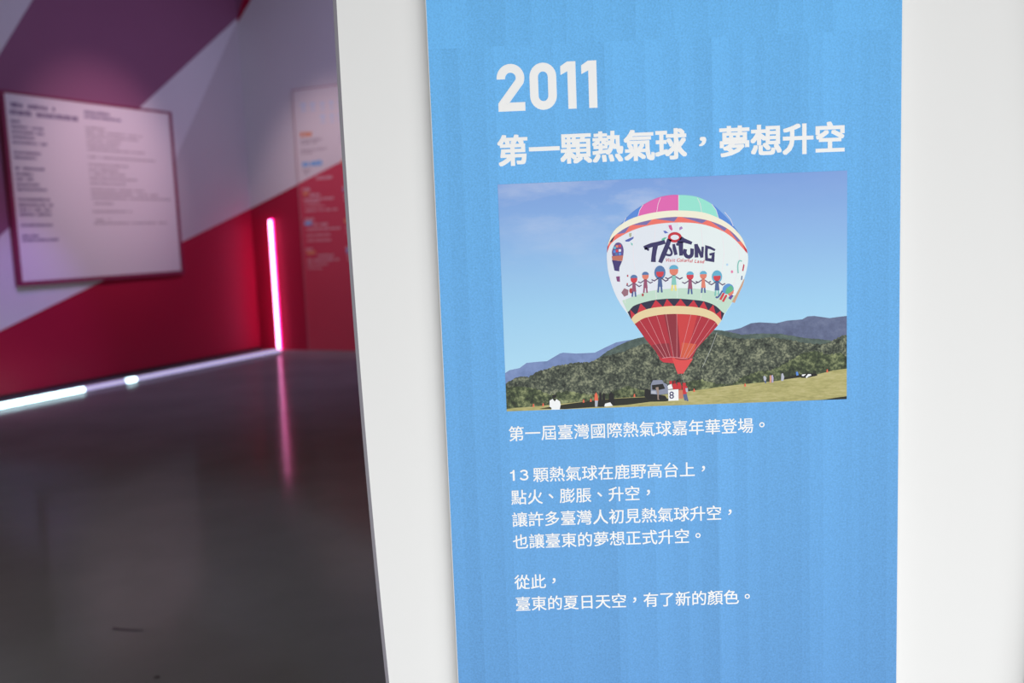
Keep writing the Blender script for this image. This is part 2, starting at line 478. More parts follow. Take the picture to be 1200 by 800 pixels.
grass = leaf_ink('printed_meadow', rgb(150, 146, 92, K), rgb(172, 166, 108, K), rgb(188, 180, 130, K), 90, 5.0)

DP = 0.0008
b = MB(); b.rect(PX0, PX1, PZ0, PZ1, DP, sky)
photo = b.build('photo_print', panel)
photo['label'] = 'photograph of a hot air balloon over a meadow'
LAY = 4e-5
def d(k): return DP + LAY * k
def jag(l, amp, step=1.2):
    """roughen a traced skyline with treetop bumps"""
    out = []
    for (x0, y0), (x1, y1) in zip(l, l[1:]):
        k = max(1, int(abs(x1 - x0) / step))
        for i in range(k):
            f = i / k
            out.append((x0 + (x1 - x0) * f, y0 + (y1 - y0) * f + random.uniform(-amp, amp)))
    out.append(l[-1]); return out
b = MB()
b.poly(pts([(590, 437), (597, 433.5), (609, 431), (617, 425), (632, 423.5), (641, 423), (656, 414), (660, 413), (675, 414), (697, 413), (711, 406), (722, 401), (735, 398.5), (760, 395), (760, 460), (590, 460)]), d(1), far_blue)
b.build('distant_mountain', photo)
b = MB()
b.poly(pts([(845, 388), (860, 386), (868, 384), (880, 378.5), (890, 377.5), (910, 378.5), (922, 375.5), (940, 374), (946, 370.5), (954, 370), (972, 372.5), (983, 371), (993, 370), (993, 440), (845, 440)]), d(1), far_dusk)
b.build('distant_mountain', photo)
b = MB()
b.poly(pts(jag([(694, 425), (712, 411), (730, 402), (745, 396.5), (770, 391), (800, 387), (830, 385.5), (845, 387), (870, 392), (890, 390.5), (915, 391), (945, 396), (960, 397), (975, 399), (993, 400), (993, 450), (694, 450)], 0.3)), d(2), hill_haze)
b.poly(pts(jag([(591, 450), (600, 445), (608, 441), (620, 441), (630, 435), (650, 429), (670, 425), (690, 424), (705, 418), (730, 412), (750, 404), (770, 399), (800, 394), (825, 391), (840, 391), (860, 396), (880, 397), (905, 395), (925, 398), (945, 402), (965, 403), (975, 399), (985, 394), (994, 391), (994, 475), (590, 490)], 0.8)), d(3), forest)
b.poly(pts(jag([(593, 453), (612, 452), (628, 456), (645, 462), (662, 458), (690, 462), (712, 461), (735, 452), (750, 456), (765, 461), (790, 457), (805, 447), (822, 444), (838, 449), (858, 450), (872, 440), (885, 436), (905, 433), (922, 424), (940, 414), (955, 410), (970, 416), (985, 412), (994, 420), (994, 470), (593, 490)], 1.3)), d(4), shrub)
b.build('forested_hill', photo)
b = MB()
b.poly(pts([(593, 479), (605, 477.5), (628, 476), (640, 474.5), (675, 471), (700, 468.5), (725, 466), (755, 464.5), (780, 462), (815, 457), (840, 453.5), (860, 451), (885, 448.5), (910, 446), (930, 442.5), (955, 439), (975, 434), (994, 431.5), (994, 475), (593, 490)]), d(5), grass)
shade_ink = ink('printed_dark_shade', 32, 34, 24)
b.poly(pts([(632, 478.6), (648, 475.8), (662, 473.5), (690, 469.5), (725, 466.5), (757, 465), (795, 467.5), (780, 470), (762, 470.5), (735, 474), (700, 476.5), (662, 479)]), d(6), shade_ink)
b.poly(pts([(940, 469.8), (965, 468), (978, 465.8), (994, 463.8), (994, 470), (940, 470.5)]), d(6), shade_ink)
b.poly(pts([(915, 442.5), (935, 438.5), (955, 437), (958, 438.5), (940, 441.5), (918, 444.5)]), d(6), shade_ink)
b.build('meadow', photo)

# -- the balloon in the print
white_f = ink('printed_white_fabric', 222, 228, 236); white_r = ink('printed_pale_fabric', 226, 236, 236)
cream = ink('printed_cream_band', 240, 236, 214); cream2 = ink('printed_straw_band', 226, 206, 160)
pink = ink('printed_pink_gore', 222, 104, 176); mint = ink('printed_mint_gore', 150, 226, 208); azure = ink('printed_azure_gore', 88, 138, 216)
redb = ink('printed_red_band', 196, 48, 62); coral = ink('printed_coral_band', 236, 116, 104); navy = ink('printed_navy', 42, 40, 66); violet = ink('printed_violet', 120, 112, 170)
redc = ink('printed_red_skirt', 172, 40, 56); redd = ink('printed_deep_red', 138, 40, 54); orange = ink('printed_orange_patch', 206, 88, 62); redl = ink('printed_bright_red', 200, 60, 62)
seam = ink('printed_seam', 236, 226, 232); seam2 = ink('printed_skirt_seam', 214, 140, 146); lawn = ink('printed_pale_lawn', 190, 218, 200)
inkb = ink('printed_brush_ink', 56, 52, 98)
def cr(l, n=6):
    """smooth curve through traced points"""
    out = []
    for i in range(len(l) - 1):
        p0, p1, p2, p3 = l[max(i - 1, 0)], l[i], l[i + 1], l[min(i + 2, len(l) - 1)]
        for k in range(n):
            f = k / n
            out.append(tuple(0.5 * (2 * p1[j] + (p2[j] - p0[j]) * f + (2 * p0[j] - 5 * p1[j] + 4 * p2[j] - p3[j]) * f * f + (3 * p1[j] - p0[j] - 3 * p2[j] + p3[j]) * f ** 3) for j in (0, 1)))
    out.append(l[-1]); return out
left_o = cr([(795, 228.3), (785, 228.6), (771, 231.5), (757, 238), (741, 248.5), (727, 263), (717, 277), (712.2, 290), (711, 302), (713, 320), (719, 340), (727, 356), (735.3, 367.5), (743.5, 379.5)])
right_o = cr([(795, 228.3), (806, 228.8), (818, 231), (830, 236.5), (841, 244.5), (855, 259), (866, 274), (874, 290), (876.5, 304), (873.5, 321), (867, 338), (858, 354), (850, 366.5), (841.5, 381)])
def at_y(curve, y): 
    return min(curve, key=lambda p: abs(p[1] - y))
cr_up = cr([(713.0, 284), (716, 276), (721.5, 268), (733, 259.5), (747, 253.5), (770, 248.3), (795, 246.5), (822, 248.5), (842, 255.5), (857, 265), (868.5, 277.5), (874.4, 290.5)])
cr_lo = cr([(711.8, 289), (715.5, 281.5), (722, 274.5), (735, 266), (750, 260.5), (772, 255.8), (795, 254), (822, 256.5), (842, 262.5), (856, 270.5), (867.5, 282), (875.0, 292.5)])
zz_lo = cr([(711.3, 296), (716, 285.5), (727, 277), (745, 268.3), (768, 262.6), (795, 260.6), (822, 262.5), (845, 270), (859, 279), (869, 289.5), (875.6, 297)])
lz_up = cr([(730.5, 361), (735.3, 365.5), (743, 358), (759.7, 352.7), (775, 350.3), (793, 349.7), (810.7, 351), (825, 352.9), (838, 358), (848.7, 366.8), (853.5, 361)])[6:-6]
lc_up = cr([(739.5, 373.8), (745.4, 367.5), (759.7, 361.6), (777.5, 359), (793, 358.3), (810.7, 359.2), (825, 361.6), (836.8, 366.6), (845.4, 375)])
lc_lo = cr([(743.7, 379.4), (753.7, 373), (765.6, 370), (777.5, 368.2), (793, 367.6), (813, 368.7), (825, 371), (836.8, 375.9), (841, 381.2)])
b = MB()
# body, split down its middle seam into its two halves of cloth
b.poly(pts(left_o + lc_lo[:25][::1] + [(795, 367.6)]), d(8), white_f)
b.poly(pts(right_o + lc_lo[24:][::-1] + [(795, 367.6)]), d(8), white_r)
# crown gores
oL = [p for p in left_o if p[1] < 284]; oR = [p for p in right_o if p[1] < 290]
b.poly(pts(oL + cr_up[:37][::1] + [(795, 246.5)]), d(9), azure)
b.poly(pts(oR + cr_up[36:][::-1] + [(795, 246.5)]), d(9), azure)
pk = [p for p in left_o if p[0] >= 753.5]
pe = cr([(753.5, 239.8), (749.5, 246), (747.2, 254.6)], 5)
b.poly(pts(pk + pe + [p for p in cr_up if 747.5 < p[0] < 795] + [(795, 247)]), d(10), pink)
mk = [p for p in right_o if p[0] <= 834]
me_ = cr([(834, 239.2), (839, 246), (842, 255.8)], 5)
b.poly(pts(mk + me_ + [p for p in cr_up if 795 < p[0] < 842][::-1] + [(795, 247)]), d(10), mint)
for l in ([(795, 228.5), (795, 247)], [(774, 231.5), (771, 239), (769.5, 248.5)], [(817, 231.8), (820.5, 239), (822, 248.8)], [(753.5, 239.8), (749.5, 246), (747.2, 254.6)], [(834, 239.2), (839, 246), (842, 255.8)], [(733.5, 255), (730.5, 261)], [(849, 248.5), (856, 257), (859, 265)]):
    b.stroke(pts(l), 0.55 * U, d(11), seam)
# upper cream band and zigzag
b.poly(pts(cr_lo + zz_lo[::-1]), d(10), coral)
b.poly(pts(cr_up + cr_lo[::-1]), d(12), cream)
def along(c, f):
    q = f * (len(c) - 1); i = min(int(q), len(c) - 2); r = q - i
    return (c[i][0] + (c[i + 1][0] - c[i][0]) * r, c[i][1] + (c[i + 1][1] - c[i][1]) * r)
edges = [0.055, 0.175, 0.30, 0.43, 0.55, 0.67, 0.795, 0.92]
for i in range(len(edges) - 1):
    a_, c_ = edges[i], edges[i + 1]; mcol = navy if i == 0 else violet
    p0, p1, q = along(cr_lo, a_ + 0.008), along(cr_lo, c_ - 0.008), along(zz_lo, (a_ + c_) / 2)
    q2 = along(cr_lo, (a_ + c_) / 2); q = (q2[0] + (q[0] - q2[0]) * 0.8, q2[1] + (q[1] - q2[1]) * 0.8)
    b.poly(pts([p0, q2, p1, q]), d(11), mcol)
b.poly(pts([along(cr_lo, 0), along(cr_lo, 0.05), along(zz_lo, 0.04), along(zz_lo, 0)]), d(11), redb)
b.poly(pts([along(cr_lo, 0.93), along(cr_lo, 1), along(zz_lo, 1), along(zz_lo, 0.95)]), d(11), redb)
# faint gore seams on the white field
for l in ([(768.5, 262), (766, 300), (769, 350)], [(795, 261), (794.5, 300), (793.5, 349)], [(745, 268), (742, 300), (750, 345)], [(821, 263), (824, 300), (821, 350)], [(845, 271), (848, 300), (840, 352)], [(725, 279), (722, 305), (733, 355)], [(862, 283), (866, 305), (855, 350)]):
    b.stroke(pts(cr(l)), 0.45 * U, d(10), seam if l[0][0] != 795 else white_r)
# lawn under the drawn children
b.poly(pts(cr([(729, 352), (740, 348), (757, 342), (775, 339), (795, 337.5), (815, 338), (835, 341), (852, 347), (862, 346), (857, 355), (850, 366)]) + lz_up[::-1]), d(9), lawn)
# lower dark band with red teeth, straw band
b.poly(pts(lz_up + lc_up[::-1]), d(10), navy)
tips = [0.06, 0.185, 0.32, 0.42, 0.53, 0.64, 0.745, 0.85, 0.945]
for i, f in enumerate(tips):
    w_ = 0.048
    b.poly(pts([along(lc_up, max(0, f - w_)), along(lz_up, f), along(lc_up, min(1, f + w_))]), d(11), redb)
b.poly(pts(lc_up + lc_lo[::-1]), d(12), cream2)
# red skirt
skirt = lc_lo + [(826.5, 397), (816.5, 408), (810.5, 420), (804, 428), (796, 424), (787, 420.5), (774.5, 422.5), (768, 411), (757, 398)]
b.poly(pts(skirt), d(9), redc)
b.poly(pts([along(lc_lo, 0.5), along(lc_lo, 0.66), (808, 403), (804, 420), (798, 420)]), d(10), redl)
b.poly(pts([along(lc_lo, 0.38), along(lc_lo, 0.5), (797, 420), (789, 420)]), d(10), redd)
b.poly(pts([(763.5, 404.5), (772, 402.5), (784, 402), (787, 419.5), (775, 419)]), d(11), redd)
b.poly(pts([(799, 401), (816, 403), (811.5, 414), (806, 419.5), (797, 418)]), d(11), orange)
for i, f in enumerate((0.08, 0.18, 0.29, 0.40, 0.5, 0.60, 0.71, 0.81, 0.91)):
    p0 = along(lc_lo, f); e = (776 + 34 * f, 420.5 - abs(f - 0.5) * 3)
    b.stroke(pts([p0, e]), 0.5 * U, d(12), seam2)
b.poly(pts([(772, 420), (787, 418.5), (790, 425.5), (777, 424.2)]), d(12), redb)
b.poly(pts([(787, 418.8), (812, 420), (800.5, 437.5), (794, 437.8)]), d(13), ink('printed_scoop', 216, 74, 74))
b.stroke(pts([(776, 419.3), (787, 418.0), (800, 419.6), (811, 420.3)]), 0.7 * U, d(14), seam2)
b.stroke(pts([(791, 419.5), (797, 421.0), (803, 421), (808, 420)]), 0.9 * U, d(15), ink('printed_mouth_crease', 112, 30, 40))
b.stroke(pts([(840, 389), (833, 408), (823, 430)]), 0.4 * U, d(13), ink('printed_rope', 190, 196, 190))
b.stroke(pts([(797, 437), (791, 452)]), 0.4 * U, d(13), ink('printed_wire', 96, 98, 98))
b.stroke(pts([(798, 437), (803, 452)]), 0.4 * U, d(13), ink('printed_wire_pale', 170, 170, 160))
balloon = b.build('hot_air_balloon', photo)

# -- the lettering and drawings on the balloon cloth
b = MB()
def A1(l): return pts([(700 + x / 11.43, 285 + y / 11.43) for x, y in l])
def A2(l): return pts([(790 + x / 11.43, 285 + y / 11.43) for x, y in l])
q = U / 11.43
DL = d(16)
b.stroke(A1(cr([(625, 65), (670, 45), (730, 22), (800, 8), (880, -14), (905, -22)])), [56 * q] * 31, DL, inkb)
b.stroke(A1([(640, 60), (690, 92)]), 29 * q, DL, inkb)
b.stroke(A1([(780, 15), (765, 90), (752, 180), (748, 250)]), [71 * q, 63 * q, 61 * q, 66 * q], d(17), inkb)
b.stroke(A1([(965, -55), (930, 40), (885, 150), (838, 258)]), [61 * q, 63 * q, 66 * q, 54 * q], DL, inkb)
b.stroke(A1(cr([(915, 150), (970, 160), (995, 130), (980, 85), (950, 50), (930, 55)])), 29 * q, d(17), inkb)
b.stroke(A1([(1020, 10), (1030, 70), (1052, 155)]), [32 * q, 49 * q, 44 * q], DL, inkb)
b.stroke(A2([(25, 20), (55, 10), (90, -25), (125, -75)]), [24 * q, 49 * q, 68 * q, 68 * q], DL, inkb)
b.stroke(A2([(88, -20), (88, 60), (92, 165)]), [63 * q, 59 * q, 49 * q], d(17), inkb)
b.stroke(A2([(40, -20), (140, -35), (235, 0)]), [27 * q, 56 * q, 41 * q], d(17), inkb)
b.stroke(A2(cr([(148, 78), (140, 130), (165, 172), (205, 180), (235, 150), (238, 85), (240, 70)])), 49 * q, DL, inkb)
b.stroke(A2([(290, 10), (296, 100), (298, 190)]), 49 * q, DL, inkb)
b.stroke(A2([(292, 20), (335, 105), (372, 190)]), 41 * q, d(17), inkb)
b.stroke(A2([(372, 190), (378, 110), (380, 45)]), 32 * q, DL, inkb)
b.stroke(A2([(545, 92), (480, 60), (432, 48), (428, 130), (432, 215), (515, 228), (522, 140), (470, 150)]), [29 * q, 34 * q, 39 * q, 37 * q, 41 * q, 44 * q, 37 * q, 29 * q], DL, inkb)
# sun ring with petals
cx, cy = 790.6, 278.0
ringp = [(cx + 6.6 * math.cos(math.radians(a)), cy - 4.6 * math.sin(math.radians(a))) for a in range(0, 360, 20)]
b.stroke(pts(ringp), 3.1 * U, DL, redb, closed=True)
for l, c_ in (([(783, 264), (786.5, 263.5), (788, 268.5), (787, 270.5), (784.5, 268)], ink('printed_pink_petal', 210, 90, 150)),
              ([(777, 270.5), (779.5, 270.2), (783, 272.8), (779, 273.5)], ink('printed_blue_petal', 92, 112, 190)),
              ([(775, 280), (778.5, 278.2), (781.5, 278), (778, 281.3), (775.5, 281.6)], ink('printed_green_petal', 96, 190, 160)),
              ([(796, 266.5), (798.5, 265.2), (800, 267.5), (796, 270)], ink('printed_lilac_petal', 168, 130, 190))):
    b.poly(pts(l), DL, c_)
scr = ink('printed_script', 206, 70, 84)
x_, y_ = 779.2, 306.4
for ch in 'Visit Colorful Land':
    X, Z = pt(x_, y_)
    if ch != ' ': b.glyph(ch, X, Z, 5.6 * U, DL, scr, 0.012, 0.25, math.radians(-2))
    x_ += {' ': 1.6, 'i': 1.7, 'l': 1.7, 't': 2.0, 'f': 2.0, 'r': 2.2, 'V': 3.4, 'C': 3.5, 'L': 3.2}.get(ch, 2.75); y_ += 0.17 if x_ > 800 else 0.02
b.build('balloon_lettering', photo)

face_r = ink('printed_red_face', 206, 62, 74); face_o = ink('printed_orange_face', 222, 128, 108); capb = ink('printed_cap_blue', 84, 120, 170); capc = ink('printed_cap_cyan', 96, 172, 204)
bodyp = ink('printed_plum_body', 150, 80, 110); bodyb = ink('printed_blue_body', 78, 100, 150); limb = ink('printed_limb', 96, 76, 110); yel = ink('printed_yellow_legs', 232, 218, 130); teal = ink('printed_teal_top', 130, 196, 186)
def child(cx, top, h, face, cap, body, legs, hood=0.0, fw=1.0):
    """a crayon figure: cap, round face, narrow body, arms and two legs"""
    b = MB()
    r = h * 0.15 * fw
    hy = top + h * 0.24
    X, Z = pt(cx, hy); u = U
    if hood: 
        b.disc(X, Z + 0.1 * r * u, (r + hood) * u, (r + hood) * 1.25 * u, d(16), cap)
    b.disc(X, Z, r * u, r * 1.15 * u, d(17), face)
    b.disc(X, Z + r * 0.35 * u, r * 1.05 * u, r * 0.95 * u, d(18), cap, 12, 0, 180)
    b.poly(pts([(cx - h * 0.06, hy + r), (cx + h * 0.06, hy + r), (cx + h * 0.10, top + h * 0.78), (cx - h * 0.09, top + h * 0.78)]), d(17), body)
    b.stroke(pts([(cx - h * 0.05, hy + r * 1.3), (cx - h * 0.22, top + h * 0.55), (cx - h * 0.33, top + h * 0.5)]), h * 0.045 * u, d(16), limb)
    b.stroke(pts([(cx + h * 0.05, hy + r * 1.3), (cx + h * 0.22, top + h * 0.56), (cx + h * 0.33, top + h * 0.5)]), h * 0.045 * u, d(16), limb)
    for s in (-1, 1):
        b.stroke(pts([(cx + s * h * 0.05, top + h * 0.76), (cx + s * h * 0.075, top + h)]), h * 0.07 * u, d(16), legs)
    b.build('child_drawing', photo)
child(742.8, 320.5, 27, face_r, capb, bodyp, bodyb)
child(756.2, 317, 26, face_o, capb, bodyp, bodyp)
child(773.2, 312.5, 30, face_r, capb, bodyb, bodyb, 2.2)
child(789.5, 309.5, 31, face_o, capc, teal, yel, 0.0, 1.12)
child(808.5, 316.5, 28, face_r, capc, bodyp, bodyb)
child(824, 316, 27, face_o, capc, face_o, bodyb)
child(840, 317.5, 29, face_r, capc, bodyb, teal, 1.8)
# small balloon drawing at the left
b = MB()
b.poly(A1(cr([(205, 180), (195, 110), (225, 30), (265, -10), (320, 5), (350, 80), (345, 170)])), d(16), ink('printed_purple_globe', 96, 78, 140))
for (x, y, c_) in ((232, 60, capc), (262, 40, face_o), (300, 35, face_r), (228, 110, azure), (262, 100, face_r), (300, 95, white_f), (300, 140, azure), (255, 145, capb)):
    b.rect(A1([(x - 16, y)])[0][0], A1([(x + 16, y)])[0][0], A1([(x, y + 17)])[0][1], A1([(x, y - 17)])[0][1], d(17), c_)
b.poly(A1([(192, 172), (345, 160), (335, 235), (200, 225)]), d(18), ink('printed_terracotta', 190, 112, 96))
b.poly(A1([(195, 225), (330, 238), (295, 320), (292, 375), (228, 365), (215, 300)]), d(16), ink('printed_indigo_basket', 66, 58, 116))
b.poly(A1([(250, 445), (300, 440), (302, 515), (262, 510)]), d(16), ink('printed_mulberry', 130, 70, 120))
b.build('balloon_drawing', photo)
# flowers and house at lower left
b = MB()
b.poly(A1([(320, 660), (360, 600), (415, 625), (410, 690), (360, 715)]), d(16), ink('printed_dusty_rose', 150, 106, 120))
for x, y, w_ in ((450, 635, 24), (405, 435, 10), (400, 545, 10), (607, 690, 14)):
    b.disc(*A1([(x, y)])[0], w_ * q, w_ * 1.5 * q, d(16), ink('printed_flower_red', 176, 60, 70))
b.build('flower_drawing', photo)
# bird
b = MB()
b.poly(pts([(732.5, 281.5), (738, 279), (742.5, 277.2), (742, 279.5), (737, 283), (733, 283)]), d(16), ink('printed_bird_blue', 84, 100, 176))
b.poly(pts([(737, 273.5), (740, 272.8), (739.5, 277.5), (737.5, 277.5)]), d(16), ink('printed_bird_olive', 176, 178, 150))
b.poly(pts([(739, 284), (741.5, 285.5), (741, 287.8), (739.5, 286.5)]), d(16), teal)
b.build('bird_drawing', photo)
# patchwork elephant at lower right
b = MB()
el = A2(cr([(640, 640), (660, 575), (720, 540), (775, 560), (795, 610), (770, 660), (715, 680), (660, 665)]))
b.poly(el, d(16), ink('printed_elephant_blue', 92, 150, 210))
b.poly(A2([(700, 600), (760, 560), (792, 600), (770, 655), (715, 680), (680, 665)]), d(17), ink('printed_elephant_green', 96, 180, 140))
b.poly(A2([(715, 680), (775, 640), (798, 620), (790, 670), (740, 710)]), d(18), face_o)
b.stroke(A2(cr([(645, 635), (610, 690), (575, 725), (555, 715)])), 22 * q, d(17), bodyb)
b.stroke(A2([(665, 665), (615, 755)]), 30 * q, d(17), face_r)
b.stroke(A2([(700, 690), (650, 780)]), 28 * q, d(17), face_r)
b.stroke(A2([(775, 690), (740, 745)]), 40 * q, d(17), ink('printed_purple_leg', 104, 70, 160))
b.build('elephant_drawing', photo)
# tree at far right, small flowers
b = MB()
b.stroke(A2([(935, 480), (900, 570), (850, 670), (790, 790)]), [10 * q, 24 * q, 30 * q, 40 * q], d(16), ink('printed_trunk', 206, 160, 130))
b.stroke(A2([(905, 435), (900, 490)]), 14 * q, d(16), bodyb)
b.poly(A2([(925, 275), (940, 290), (925, 370), (908, 370)]), d(16), ink('printed_leaf_red', 190, 60, 90))
b.stroke(A2(cr([(855, 400), (850, 300), (870, 235), (905, 240)])), 16 * q, d(16), teal)
b.disc(*A2([(772, 380)])[0], 16 * q, 20 * q, d(16), ink('printed_pink_bloom', 226, 130, 170))
b.disc(*A2([(708, 285)])[0], 14 * q, 16 * q, d(16), ink('printed_sky_bloom', 176, 210, 236))
b.build('tree_drawing', photo)

# -- people, truck, sign and markers in the print
def A3(l): return pts([(740 + x / 12, 430 + y / 12) for x, y in l])
def A4(l): return pts([(585 + x / 10, 420 + y / 10) for x, y in l])
def A5(l): return pts([(870 + x / 9.23, 410 + y / 9.23) for x, y in l])
c_dark = ink('printed_black', 22, 22, 24); c_truck = ink('printed_truck_grey', 132, 138, 158); c_tr2 = ink('printed_truck_light', 176, 180, 192)
c_wh = ink('printed_white', 236, 238, 240); c_cone = ink('printed_cone_orange', 226, 104, 76); c_red = ink('printed_crew_red', 196, 44, 52); c_skin = ink('printed_skin', 206, 150, 124); c_jean = ink('printed_jeans', 84, 100, 140); c_rattan = ink('printed_wicker', 196, 120, 92)
b = MB()
b.poly(A3([(185, 320), (215, 300), (270, 330), (400, 390), (470, 400), (500, 440), (400, 455), (230, 455), (180, 410)]), d(18), c_dark)
b.poly(A3([(270, 240), (300, 182), (430, 178), (450, 215), (500, 240), (515, 310), (512, 370), (400, 385), (270, 375)]), d(19), c_truck)
b.poly(A3([(285, 250), (440, 232), (470, 300), (380, 320), (290, 315)]), d(20), c_dark)
b.poly(A3([(275, 330), (340, 335), (345, 372), (275, 370)]), d(20), c_tr2)
b.poly(A3([(335, 285), (375, 275), (385, 340), (380, 440), (395, 455), (365, 455), (360, 360)]), d(21), ink('printed_khaki', 150, 130, 120))
b.build('support_truck', photo)
b = MB()
b.rect(A3([(655, 320)])[0][0], A3([(722, 320)])[0][0], A3([(690, 440)])[0][1], A3([(690, 318)])[0][1], d(19), c_rattan)
b.build('balloon_basket', photo)
b = MB()
b.poly(A3([(512, 318), (658, 308), (660, 466), (518, 472)]), d(20), c_wh)
X, Z = A3([(527, 440)])[0]
b.glyph('8', X, Z, 148 / 12 * U, d(21), inkb, 0.012)
b.build('number_sign', photo)
def tiny_person(name_pts):
    bb = MB()
    for f_, l, dd, c_ in name_pts: bb.poly(f_(l), d(dd), c_)
    return bb.build('person', photo)
tiny_person([(A3, [(515, 250), (560, 235), (580, 300), (512, 310), (490, 290)], 18, c_wh), (A3, [(530, 195), (565, 190), (570, 235), (535, 240)], 19, c_red)])
tiny_person([(A3, [(575, 235), (620, 225), (640, 260), (645, 305), (580, 308)], 19, c_red), (A3, [(580, 190), (615, 185), (618, 228), (585, 230)], 20, ink('printed_cap_maroon', 128, 30, 40))])
tiny_person([(A3, [(640, 215), (680, 210), (700, 260), (700, 310), (645, 305)], 19, c_red), (A3, [(635, 175), (660, 170), (665, 212), (640, 215)], 20, c_dark)])
tiny_person([(A3, [(715, 220), (760, 218), (762, 260), (720, 262)], 20, c_red), (A3, [(712, 262), (775, 262), (795, 330), (765, 375), (722, 380)], 20, c_red), (A3, [(755, 295), (790, 290), (792, 345), (765, 350)], 21, c_tr2), (A3, [(722, 380), (770, 355), (800, 475), (778, 478), (755, 410), (770, 465), (745, 470)], 19, c_jean)])
tiny_person([(A4, [(620, 425), (665, 420), (668, 455), (625, 462)], 20, c_dark), (A4, [(590, 490), (625, 470), (650, 500), (670, 472), (712, 500), (720, 540), (708, 597), (612, 597), (612, 575), (590, 560)], 18, c_wh), (A4, [(632, 470), (665, 470), (650, 500)], 19, c_dark)])
tiny_person([(A4, [(1118, 420), (1135, 392), (1152, 425), (1160, 490), (1115, 490)], 18, c_cone), (A4, [(1120, 490), (1156, 490), (1150, 562), (1122, 562)], 18, c_tr2)])
for ox in (0, 38):
    tiny_person([(A4, [(1170 + ox, 420), (1188 + ox, 395), (1202 + ox, 425), (1205 + ox, 565), (1172 + ox, 565)], 18, c_dark)])
tiny_person([(pts, [(713.5, 462), (716, 458.5), (719, 462), (720.5, 474), (713, 474)], 18, c_dark), (pts, [(709, 472.5), (715, 471), (718, 475), (708, 476)], 19, c_wh)])
tiny_person([(A5, [(222, 285), (240, 275), (258, 300), (250, 335), (230, 330)], 18, c_tr2), (A5, [(232, 330), (252, 332), (255, 358), (245, 358)], 18, c_jean)])
tiny_person([(A5, [(292, 275), (305, 268), (312, 310), (305, 355), (292, 355)], 18, c_skin)])
tiny_person([(A5, [(310, 275), (325, 265), (334, 300), (330, 350), (315, 350)], 18, ink('printed_lilac_shirt', 180, 170, 200))])
tiny_person([(A5, [(418, 255), (435, 248), (450, 290), (440, 332), (415, 332)], 18, c_tr2)])
tiny_person([(A5, [(575, 235), (595, 232), (605, 270), (580, 275)], 18, azure)])
b = MB()
b.poly(A5([(625, 270), (660, 255), (740, 250), (800, 265), (810, 275), (740, 288), (690, 300), (630, 298)]), d(18), c_dark)
b.poly(A5([(640, 262), (685, 258), (660, 280), (640, 278)]), d(19), c_wh)
b.poly(A5([(680, 290), (705, 258), (735, 258), (742, 272), (710, 285), (690, 303)]), d(19), c_wh)
b.build('parked_car', photo)
for f_, x, y in ((A4, 402, 555), (A4, 515, 548), (A4, 988, 505), (A4, 1073, 495), (A3, 40, 408), (A3, 878, 335), (A5, 27, 385), (A5, 914, 232)):
    b = MB(); k = {A4: 1.0, A3: 1.2, A5: 0.92}[f_]
    b.poly(f_([(x - 11 * k, y + 8 * k), (x - 5 * k, y - 28 * k), (x + 5 * k, y - 28 * k), (x + 11 * k, y + 8 * k)]), d(18), c_cone)
    b.build('traffic_cone', photo)

# ------------------------------------------------------------------ far room: information board on the left wall
def marks(b, s0, s1, z, h, dd, m, cell=None, gap=0.2):
    """a line of print too small to read: a row of little dark blocks"""
    cell = cell or h
    s = s0
    while s < s1 - cell * 0.4:
        w_ = cell * random.uniform(0.65, 0.95)
        if random.random() > 0.06:
            b.rect(s, min(s + w_, s1), z - h * 0.5, z + h * random.uniform(0.32, 0.5), dd, m)
        s += cell
board_face = mat('board_pale_face', (0.80, 0.75, 0.76, 1), 0.5, 0.3)
board_edge = mat('board_maroon_edge', (0.26, 0.035, 0.09, 1), 0.5, 0.3)
txt_dark = mat('board_dark_text', (0.10, 0.07, 0.16, 1), 0.6, 0.2)
txt_mid = mat('board_mid_text', (0.26, 0.20, 0.30, 1), 0.6, 0.2)
txt_grey = mat('board_grey_text', (0.42, 0.36, 0.38, 1), 0.6, 0.2)
BS0, BS1, BZ0, BZ1 = -3.45, -1.115, 1.146, 3.162
info = thing('information_board', 'large pale square information board with dark text hanging on the red and white left wall', 'board', on_left(0, 0, 0), ROT_L)
b = MB()
E = 0.045
b.box(BS0, BS1, -0.06, -0.001, BZ0, BZ0 + E, board_edge); b.box(BS0, BS1, -0.06, -0.001, BZ1 - E * 0.6, BZ1, board_edge)
b.box(BS0, BS0 + E, -0.06, -0.001, BZ0 + E, BZ1 - E * 0.6, board_edge); b.box(BS1 - E, BS1, -0.06, -0.001, BZ0 + E, BZ1 - E * 0.6, board_edge)
b.build('frame', info)
b = MB(); b.box(BS0 + E, BS1 - E, -0.055, -0.002, BZ0 + E, BZ1 - E * 0.6, board_face); b.build('face', info)
b = MB()
marks(b, -3.34, -2.81, 3.026, 0.05, 0.056, txt_mid); b.build('heading', info)
b = MB(); marks(b, -3.36, -2.52, 2.95, 0.055, 0.056, txt_mid, 0.045); b.build('heading', info)
b = MB()
ZH = [(-3.25, 2.856), (-2.96, 2.802), (-2.97, 2.748), (-3.08, 2.696), (-2.95, 2.641), (-3.04, 2.536), (-3.09, 2.485), (-3.01, 2.373), (-3.16, 2.314), (-3.16, 2.263), (-3.05, 2.207), (-2.99, 2.156), (-2.96, 2.051), (-2.93, 1.995), (-2.96, 1.945), (-2.97, 1.894), (-2.94, 1.782), (-3.15, 1.669), (-2.91, 1.624)]
for s1, z in ZH:
    b = MB(); marks(b, -3.36, s1, z, 0.03, 0.056, txt_mid); b.build('text_line', info)
b = MB()
